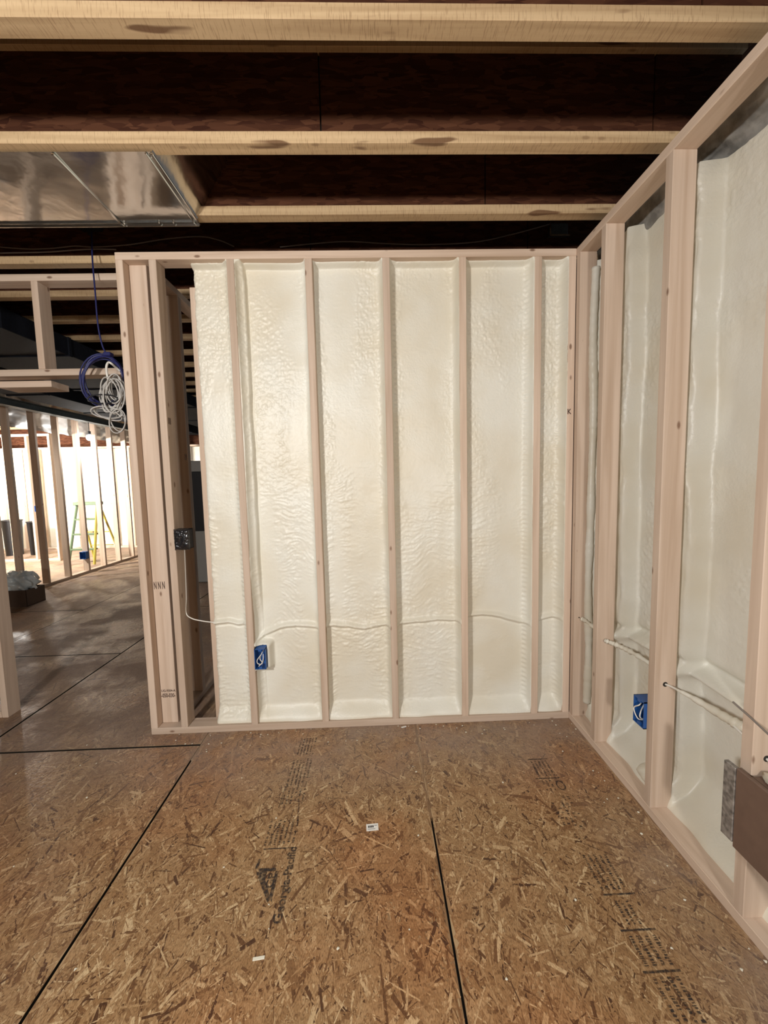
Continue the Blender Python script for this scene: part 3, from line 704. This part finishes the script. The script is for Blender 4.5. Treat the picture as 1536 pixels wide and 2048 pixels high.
# blue and white cable coils hanging at the opening
c = at(183, 458, 1, 2.32)
o = empty('cable_coil', c); tag(o, 'dark blue cable coil hanging on its own line in front of the header plate', 'cable coil')
pts = [at(183, 460, 1, 2.40), at(185, 520, 1, 2.34), at(190, 580, 1, 2.31), at(196, 650, 1, 2.30), at(205, 692, 1, 2.30), at(214, 708, 1, 2.30)]
bm_to('hanging_line', tube_bm(spline(pts, 8), 0.0042, 7), M_DKBLUE, o, (0, 0, 0), True)
def loops(n, cx, cy, rx, ry, y, r, mat, parent, seed, jit=0.1, seg=28, name='loop'):
    rr = random.Random(seed)
    for i in range(n):
        ax = rx*(1+rr.uniform(-jit, jit)); ay = ry*(1+rr.uniform(-jit, jit)); ox, oy = rr.uniform(-4, 4), rr.uniform(-3, 3); tl = rr.uniform(-0.35, 0.35); yy = y+rr.uniform(-0.02, 0.02); ph = rr.uniform(0, 6)
        P = []
        for k in range(seg):
            t = 2*PI*k/seg; u = ax*math.cos(t); v = ay*math.sin(t)
            P.append(at(cx+ox+u*math.cos(tl)-v*math.sin(tl), cy+oy+u*math.sin(tl)+v*math.cos(tl), 1, yy+0.012*math.sin(t*2+ph)))
        bm_to(name, tube_bm(P, r, 7, closed=True), mat, parent, (0, 0, 0), True)
loops(7, 207, 761, 41, 48, 2.27, 0.0042, M_DKBLUE, o, 3, 0.09)
kn = at(213, 709, 1, 2.28)
bm_to('tie', box_bm((kn.x-0.01, kn.x+0.03), (2.262, 2.298), (kn.z-0.012, kn.z+0.010), 0.004), M_DKBLUE, o)
o = empty('cable_coil', at(222, 800, 1, 2.22)); tag(o, 'tangled white cable coil tied up below the blue coil', 'cable coil')
loops(8, 224, 790, 20, 31, 2.205, 0.0034, M_CORD, o, 8, 0.25)
loops(6, 232, 778, 13, 24, 2.21, 0.0034, M_CORD, o, 9, 0.3)
loops(4, 214, 826, 27, 11, 2.20, 0.0034, M_CORD, o, 10, 0.25)
loops(2, 234, 842, 14, 22, 2.205, 0.0034, M_CORD, o, 12, 0.25)
pts = [at(218, 765, 1, 2.2), at(214, 748, 1, 2.2), at(213, 733, 1, 2.19), at(217, 725, 1, 2.2), at(224, 728, 1, 2.21), at(232, 735, 1, 2.24), at(240, 742, 1, 2.26)]
bm_to('tail', tube_bm(spline(pts, 8), 0.006, 7), M_WHITE, o, (0, 0, 0), True)
bm_to('tie', tube_bm([at(205+30*math.cos(t), 798+9*math.sin(t), 1, 2.19) for t in [2*PI*k/20 for k in range(20)]], 0.004, 6, closed=True), M_BLACK, o, (0, 0, 0), True)
q = at(183, 458, 1, 2.41)
o = empty('ceiling_fixture', q)
bm_to('fixture_body', box_bm((q.x-0.06, q.x+0.06), (2.36, 2.425), (q.z-0.012, q.z+0.03), 0.006), M_BLACK, o)
bm_to('cord_grip', cyl_bm((q.x, 2.395, q.z-0.04), (q.x, 2.395, q.z-0.010), 0.012), M_BLACK, o); tag(o, 'small black fixture on the joist where the blue cable hangs', 'fixture')

# ------------------------------------------------------------------ right: brown enclosure and dark line on the near studs
o = empty('wall_enclosure', (1.12, 0.85, 0.4)); tag(o, 'brown metal enclosure fixed across the nearest right wall studs', 'enclosure')
bm_to('enclosure_body', box_bm((1.0955, 1.20), (0.706, 1.060), (0.288, 0.515), 0.003), M_BROWN, o)
bm_to('cover_plate', box_bm((1.080, 1.094), (0.30, 1.082), (0.268, 0.527), 0.003), M_BROWN, o)
bm_to('edge_strip', box_bm((1.079, 1.0945), (1.0825, 1.122), (0.280, 0.523), 0.002), M_SCUFF, o)['label'] = 'scuffed grey edge strip'
def lump(name, c, r, mat, parent, seed, amp=0.3, sub=3, sq=(1, 1, 1), fq=2):
    b = bmesh.new(); bmesh.ops.create_icosphere(b, subdivisions=sub, radius=1.0)
    for v in b.verts:
        n = float(fbm(np.array(v.co.x*fq+seed), np.array(v.co.y*fq+v.co.z*fq*0.85+seed), seed, 3))-0.45
        v.co = Vector((v.co.x*r*sq[0], v.co.y*r*sq[1], v.co.z*r*sq[2]))*(1+amp*2*n)
    return bm_to(name, b, mat, parent, c, True)
lump('foam_spill', (1.145, 0.95, 0.525), 0.05, M_FOAM, o, 41, 0.35, 3, (0.7, 2.0, 0.3))['label'] = 'pale foam spilled on its top'
o = bm_to('dark_line', tube_bm([at(1466, 1404, 0, 1.106), at(1500, 1434, 0, 1.100), at(1560, 1490, 0, 1.08)], 0.003, 6), M_GREYW); tag(o, 'thin dark line slanting across the nearest right wall stud', 'strap')  # dark line built as a thin slanting tube
lump('foam_blob', (1.20, 1.60, 0.085), 0.045, M_FOAM, None, 47, 0.2, 3, (1, 1.1, 0.8)); tag(bpy.data.objects['foam_blob'], 'rounded foam blob on the bottom plate under the right blue box', 'foam blob')

# ------------------------------------------------------------------ floor print, sticker, crumbs
def text_mesh(body, size):
    cu = bpy.data.curves.new('print', 'FONT'); cu.body = body; cu.size = size; cu.resolution_u = 3; cu.offset = size*0.03
    t = bpy.data.objects.new('print', cu); COL.objects.link(t); dg = bpy.context.evaluated_depsgraph_get(); dg.update()
    me = bpy.data.meshes.new_from_object(t.evaluated_get(dg)); bpy.data.objects.remove(t); bpy.data.curves.remove(cu); return me
def put_text(body, loc, length, height, rot, parent, mat, name='printed_text'):
    me = text_mesh(body, 1.0); n = len(me.vertices); a = np.empty(n*3, np.float32); me.vertices.foreach_get('co', a); a = a.reshape(-1, 3)
    a[:, 0] = (a[:, 0]-a[:, 0].min())/(a[:, 0].max()-a[:, 0].min())*length; a[:, 1] *= height/0.72
    me.vertices.foreach_set('co', a.reshape(-1)); me.update(); me.name = name
    o = bpy.data.objects.new(name, me); COL.objects.link(o); me.materials.clear(); me.materials.append(mat); o.parent = parent
    o.location = Vector(loc)-Vector(WL.get(parent.name, (0, 0, 0))); o.rotation_euler = rot; return o
ZI = 0.00155
put_text('Georgia-Pacific', (-0.335, 1.150, ZI), 0.262, 0.030, (0, 0, PI/2), fl, M_INK)
def poly_flat(polys, name, z=ZI, mat=M_INK, parent=fl):
    b = bmesh.new()
    for P in polys:
        b.faces.new([b.verts.new((x, y, z)) for x, y in P])
    return bm_to(name, b, mat, parent)
# triangle emblem with letters left open
tri = [[(-0.462, 1.335), (-0.395, 1.335), (-0.395, 1.322), (-0.455, 1.322)], [(-0.466, 1.322), (-0.440, 1.322), (-0.388, 1.225), (-0.396, 1.215)],
       [(-0.395, 1.322), (-0.383, 1.322), (-0.383, 1.215), (-0.395, 1.24)], [(-0.44, 1.322), (-0.425, 1.322), (-0.425, 1.30), (-0.43, 1.30)], [(-0.47, 1.372), (-0.462, 1.372), (-0.462, 1.335), (-0.474, 1.335)]]
poly_flat(tri, 'printed_emblem')
put_text('GP', (-0.392, 1.262, ZI+0.0001), 0.055, 0.026, (0, 0, PI/2), fl, M_INK)
rp = random.Random(12)
def dashes(x0, x1, y0, y1, rows, along='y', fill=0.8):
    """worn, illegible lines of print made of short strokes"""
    P = []; w = (x1-x0)/rows if along == 'y' else (y1-y0)/rows
    for r in range(rows):
        a0 = (x0 if along == 'y' else y0)+w*r+w*0.18; a1 = a0+w*0.55
        t = (y0 if along == 'y' else x0); end = (y1 if along == 'y' else x1)*1.0
        while t < end:
            L = rp.uniform(0.002, 0.007)
            if rp.random() < fill:
                j = rp.uniform(0, 0.4)*w*0.5; e = min(t+L, end)
                P.append([(a0+j, t), (a1, t), (a1, e), (a0+j, e)] if along == 'y' else [(t, a0+j), (e, a0+j), (e, a1), (t, a1)])
            t += L+rp.uniform(0.001, 0.004)
    return P
poly_flat(dashes(-0.472, -0.345, 1.425, 1.54, 7), 'printed_lines')
poly_flat([[(-0.463, 1.408), (-0.338, 1.408), (-0.338, 1.413), (-0.463, 1.413)], [(-0.452, 1.60), (-0.449, 1.60), (-0.446, 1.72), (-0.449, 1.72)]], 'printed_rule')
poly_flat(dashes(-0.45, -0.345, 1.62, 1.90, 6, fill=0.75), 'printed_lines')
poly_flat(dashes(-0.44, -0.345, 1.93, 2.06, 6, fill=0.85), 'printed_lines')
for y, x0, x1 in ((1.825, 0.742, 0.841), (1.700, 0.728, 0.844), (1.185, 0.745, 0.853), (1.080, 0.737, 0.848), (0.977, 0.736, 0.845)):
    poly_flat([[(x0, y-0.003), (x1, y-0.003), (x1, y+0.003), (x0, y+0.003)]], 'printed_rule')
poly_flat(dashes(0.745, 0.835, 1.715, 1.815, 5, fill=0.95), 'printed_lines')
poly_flat(dashes(0.745, 0.80, 1.63, 1.69, 3), 'printed_lines')
ring = []
for k in range(18):
    t0, t1 = 2*PI*k/18, 2*PI*(k+1)/18
    f = lambda t, s: (0.828+0.020*s*math.cos(t), 1.655+0.030*s*math.sin(t))
    ring.append([f(t0, 1), f(t1, 1), f(t1, 0.72), f(t0, 0.72)])
poly_flat(ring, 'printed_oval')
poly_flat(dashes(0.735, 0.84, 1.44, 1.60, 5, fill=0.5), 'printed_lines')
poly_flat(dashes(0.742, 0.842, 1.20, 1.325, 5, fill=0.95), 'printed_lines')
poly_flat(dashes(0.765, 0.82, 1.095, 1.165, 3, fill=0.9), 'printed_lines')
poly_flat(dashes(0.745, 0.842, 0.99, 1.065, 4, fill=1.0), 'printed_lines')
poly_flat(dashes(0.745, 0.835, 0.74, 0.965, 4, fill=0.9), 'printed_lines')

b = box_bm((-0.0245, 0.0245), (-0.016, 0.016), (0.0, 0.0006)); st = bm_to('sticker', b, M_PAPER, None, (-0.040, 1.484, 0.0012)); st.rotation_euler = (0, 0, 0.06)
tag(st, 'small white sticker with dark print lying on the open floor', 'sticker')
P = [[(-0.017+i*0.006, -0.002), (-0.0125+i*0.006, -0.002), (-0.0125+i*0.006, 0.008), (-0.017+i*0.006, 0.008)] for i in range(4)] + [[(0.008, 0.006), (0.020, 0.006), (0.020, 0.008), (0.008, 0.008)], [(-0.019, -0.009), (0.012, -0.009), (0.012, -0.007), (-0.019, -0.007)]]
bb = bmesh.new()
for q_ in P: bb.faces.new([bb.verts.new((x, y, 0.0008)) for x, y in q_])
mm = bpy.data.meshes.new('sticker_print'); bb.to_mesh(mm); bb.free(); mm.materials.append(M_BLACK); so = bpy.data.objects.new('sticker_print', mm); COL.objects.link(so); so.parent = st

def crumbs():
    b = bmesh.new(); rc = random.Random(5)
    for i in range(120):
        r = rc.random()
        if r < 0.35: x, y = rc.uniform(-1.2, 1.1), D-abs(rc.gauss(0, 0.06))-0.006
        elif r < 0.6: x, y = XW-abs(rc.gauss(0, 0.07))-0.006, rc.uniform(0.7, 2.1)
        elif r < 0.8: x, y = rc.uniform(-2.2, 1.0), rc.uniform(0.9, 2.0)
        else: x, y = rc.uniform(-2.2, -1.35), rc.uniform(0.9, 2.3)
        s = rc.uniform(0.0012, 0.0038)
        res = bmesh.ops.create_icosphere(b, subdivisions=1, radius=s)
        for v in res['verts']: v.co = Vector((v.co.x*rc.uniform(0.7, 1.8)+x, v.co.y*rc.uniform(0.7, 1.8)+y, v.co.z*0.6+0.0015+s*0.5))
    o = bm_to('foam_crumbs', b, M_CRUMB); tag(o, 'pale foam crumbs and dust scattered over the subfloor', 'debris', kind='stuff')
crumbs()
for (x, y, L, w, a, lab) in ((-0.38, 1.06, 0.035, 0.009, 0.1, 'pale square ended wood chip lying below the printed name on the floor'), (0.14, 2.122, 0.03, 0.01, 0.3, 'small torn scrap against the bottom plate of the back wall')):
    o = bm_to('wood_chip', box_bm((-L/2, L/2), (-w/2, w/2), (0, 0.002), 0.0005), M_PAPER if x > 0 else M_CRUMB, None, (x, y, 0.0013)); o.rotation_euler = (0, 0, a); tag(o, lab, 'wood chip')

# mill marks on the lumber
back_face = D+WD-T-0.0006
def mark(pxy, body, length, h, parent=wb, y=back_face):
    p = at(*pxy, 1, y); return put_text(body, p, length, h, (PI/2, 0, 0), parent, M_INK2, 'mill_stamp')
mark((323, 1384), 'UG-9304-A', 0.080, 0.014); mark((323, 1395), '-050-030-', 0.080, 0.024)
mark((308, 1178), 'N N N', 0.062, 0.042)
def side_mark(px, py, w, hgt, n):
    P = []; b = bmesh.new(); p = at(px, py, 0, X1+T+0.0006)
    for i in range(n):
        y0 = p.y+i*w*1.7; vs = [(y0, p.z), (y0+w, p.z), (y0+w, p.z+hgt), (y0, p.z+hgt)]
        b.faces.new([b.verts.new((p.x, y, z)) for y, z in vs])
    bm_to('mill_stamp', b, M_INK2, wb)
side_mark(370, 920, 0.008, 0.035, 2)
side_mark(337, 848, 0.006, 0.035, 3)
p = at(1135, 828, 1, D-0.0006); put_text('K', p, 0.022, 0.028, (PI/2, 0, 0), wb, M_INK2, 'mill_stamp')

# ------------------------------------------------------------------ far room things
def ladder():
    o = empty('stepladder', (-5.35, 7.3, 0)); tag(o, 'green and yellow stepladder standing behind the long stud partition', 'ladder')
    x0, x1, ht = -5.56, -5.10, 1.10; yf, yb = 7.1, 7.75
    for x, m in ((x0, M_GRN), (x1, M_YEL)):
        bm_to('rail', tube_bm([(x, yf, 0.01), (x+(0.05 if x == x0 else -0.05), 7.36, ht)], 0.022, 6), m, o)
        bm_to('rear_leg', tube_bm([(x+(0.0 if x == x0 else 0.06), yb, 0.01), (x+(0.05 if x == x0 else -0.05), 7.42, ht)], 0.018, 6), M_YEL, o)
    for i, z in enumerate((0.28, 0.55, 0.82)):
        f = z/ht; y = yf+(7.36-yf)*f
        bm_to('step', box_bm((x0+0.05*f, x1-0.05*f), (y-0.02, y+0.07), (z-0.015, z+0.015), 0.003), M_GRN, o)
        bm_to('rung', tube_bm([(x0+0.05*f, yb+(7.42-yb)*f, z), (x1-0.05*f, yb+(7.42-yb)*f, z)], 0.01, 6), M_YEL, o)
    bm_to('top_cap', box_bm((x0+0.01, x1-0.01), (7.30, 7.48), (ht-0.02, ht+0.04), 0.006), M_GRN, o)
ladder()
def bin_(x, y, w, h, lab):
    o = empty('waste_bin', (x, y, 0)); b = bmesh.new()
    r = bmesh.ops.create_cone(b, cap_ends=True, segments=20, radius1=w*0.42, radius2=w*0.5, depth=h); bmesh.ops.translate(b, vec=(0, 0, h/2), verts=r['verts'])
    bm_to('bin_body', b, M_BLACK, o, (x, y, 0.0)); bm_to('rim', tube_bm([(x+w*0.5*math.cos(t), y+w*0.5*math.sin(t), h) for t in [2*PI*k/20 for k in range(20)]], 0.015, 6, closed=True), M_BLACK, o); tag(o, lab, 'bin')
bin_(-7.72, 8.45, 0.34, 0.74, 'tall black bin at the far wall, left of the two')
bin_(-7.25, 8.45, 0.26, 0.70, 'narrower black bin at the far wall, right of the two')
def carton():
    o = empty('carton', (-4.36, 4.78, 0)); tag(o, 'dark carton full of clear plastic film on the floor at the far left', 'carton')
    x, y, h, t = (-4.56, -4.20), (4.68, 4.95), 0.20, 0.006
    b = box_bm((x[0], x[1]), (y[0], y[0]+t), (0, h)); box_bm((x[0], x[1]), (y[1]-t, y[1]), (0, h), 0, b); box_bm((x[0], x[0]+t), y, (0, h), 0, b); box_bm((x[1]-t, x[1]), y, (0, h), 0, b); box_bm(x, y, (0, t), 0, b)
    bm_to('carton_body', b, M_CARD, o)
    lump('plastic_film', (-4.40, 4.80, 0.26), 0.17, M_FILM, o, 51, 0.6, 4, (1.15, 0.8, 0.85), 4.5)
carton()
def lamp():
    L = Vector((-4.50, 6.40, 2.20)); o = empty('work_lamp', L); tag(o, 'bright work lamp hanging from the grey steel beam at the far left', 'lamp')
    b = bmesh.new(); bmesh.ops.create_uvsphere(b, u_segments=16, v_segments=10, radius=0.05)
    m, nt, N, Lk, P = mat_new('lamp_glow'); P.inputs['Emission Color'].default_value = (1, 0.97, 0.95, 1); P.inputs['Emission Strength'].default_value = 60
    bm_to('bulb', b, m, o, L, True)
    bm_to('cord', tube_bm([L+Vector((0, 0, 0.09)), L+Vector((0, 0, 0.239))], 0.005, 6), M_BLACK, o)
    bm_to('socket', cyl_bm(L+Vector((0, 0, 0.045)), L+Vector((0, 0, 0.10)), 0.02, 12), M_BLACK, o)
    l = bpy.data.lights.new('bulb_light', 'POINT'); l.energy = 22; l.shadow_soft_size = 0.06; l.color = (1, 0.97, 0.93)
    lo = bpy.data.objects.new('bulb_light', l); COL.objects.link(lo); lo.location = L+Vector((0.0, 0.0, -0.125))
lamp()
o = empty('utility_cabinet', (-1.0, 5.2, 0)); tag(o, 'grey cabinet seen through the gap beside the foamed wall', 'cabinet')
bm_to('cabinet_body', box_bm((-2.6, -1.9), (5.6, 6.1), (0, 1.75), 0.01), M_CABI, o)
bm_to('cabinet_door', box_bm((-2.57, -1.93), (5.58, 5.60), (0.75, 1.6), 0.005), M_BLACK, o)
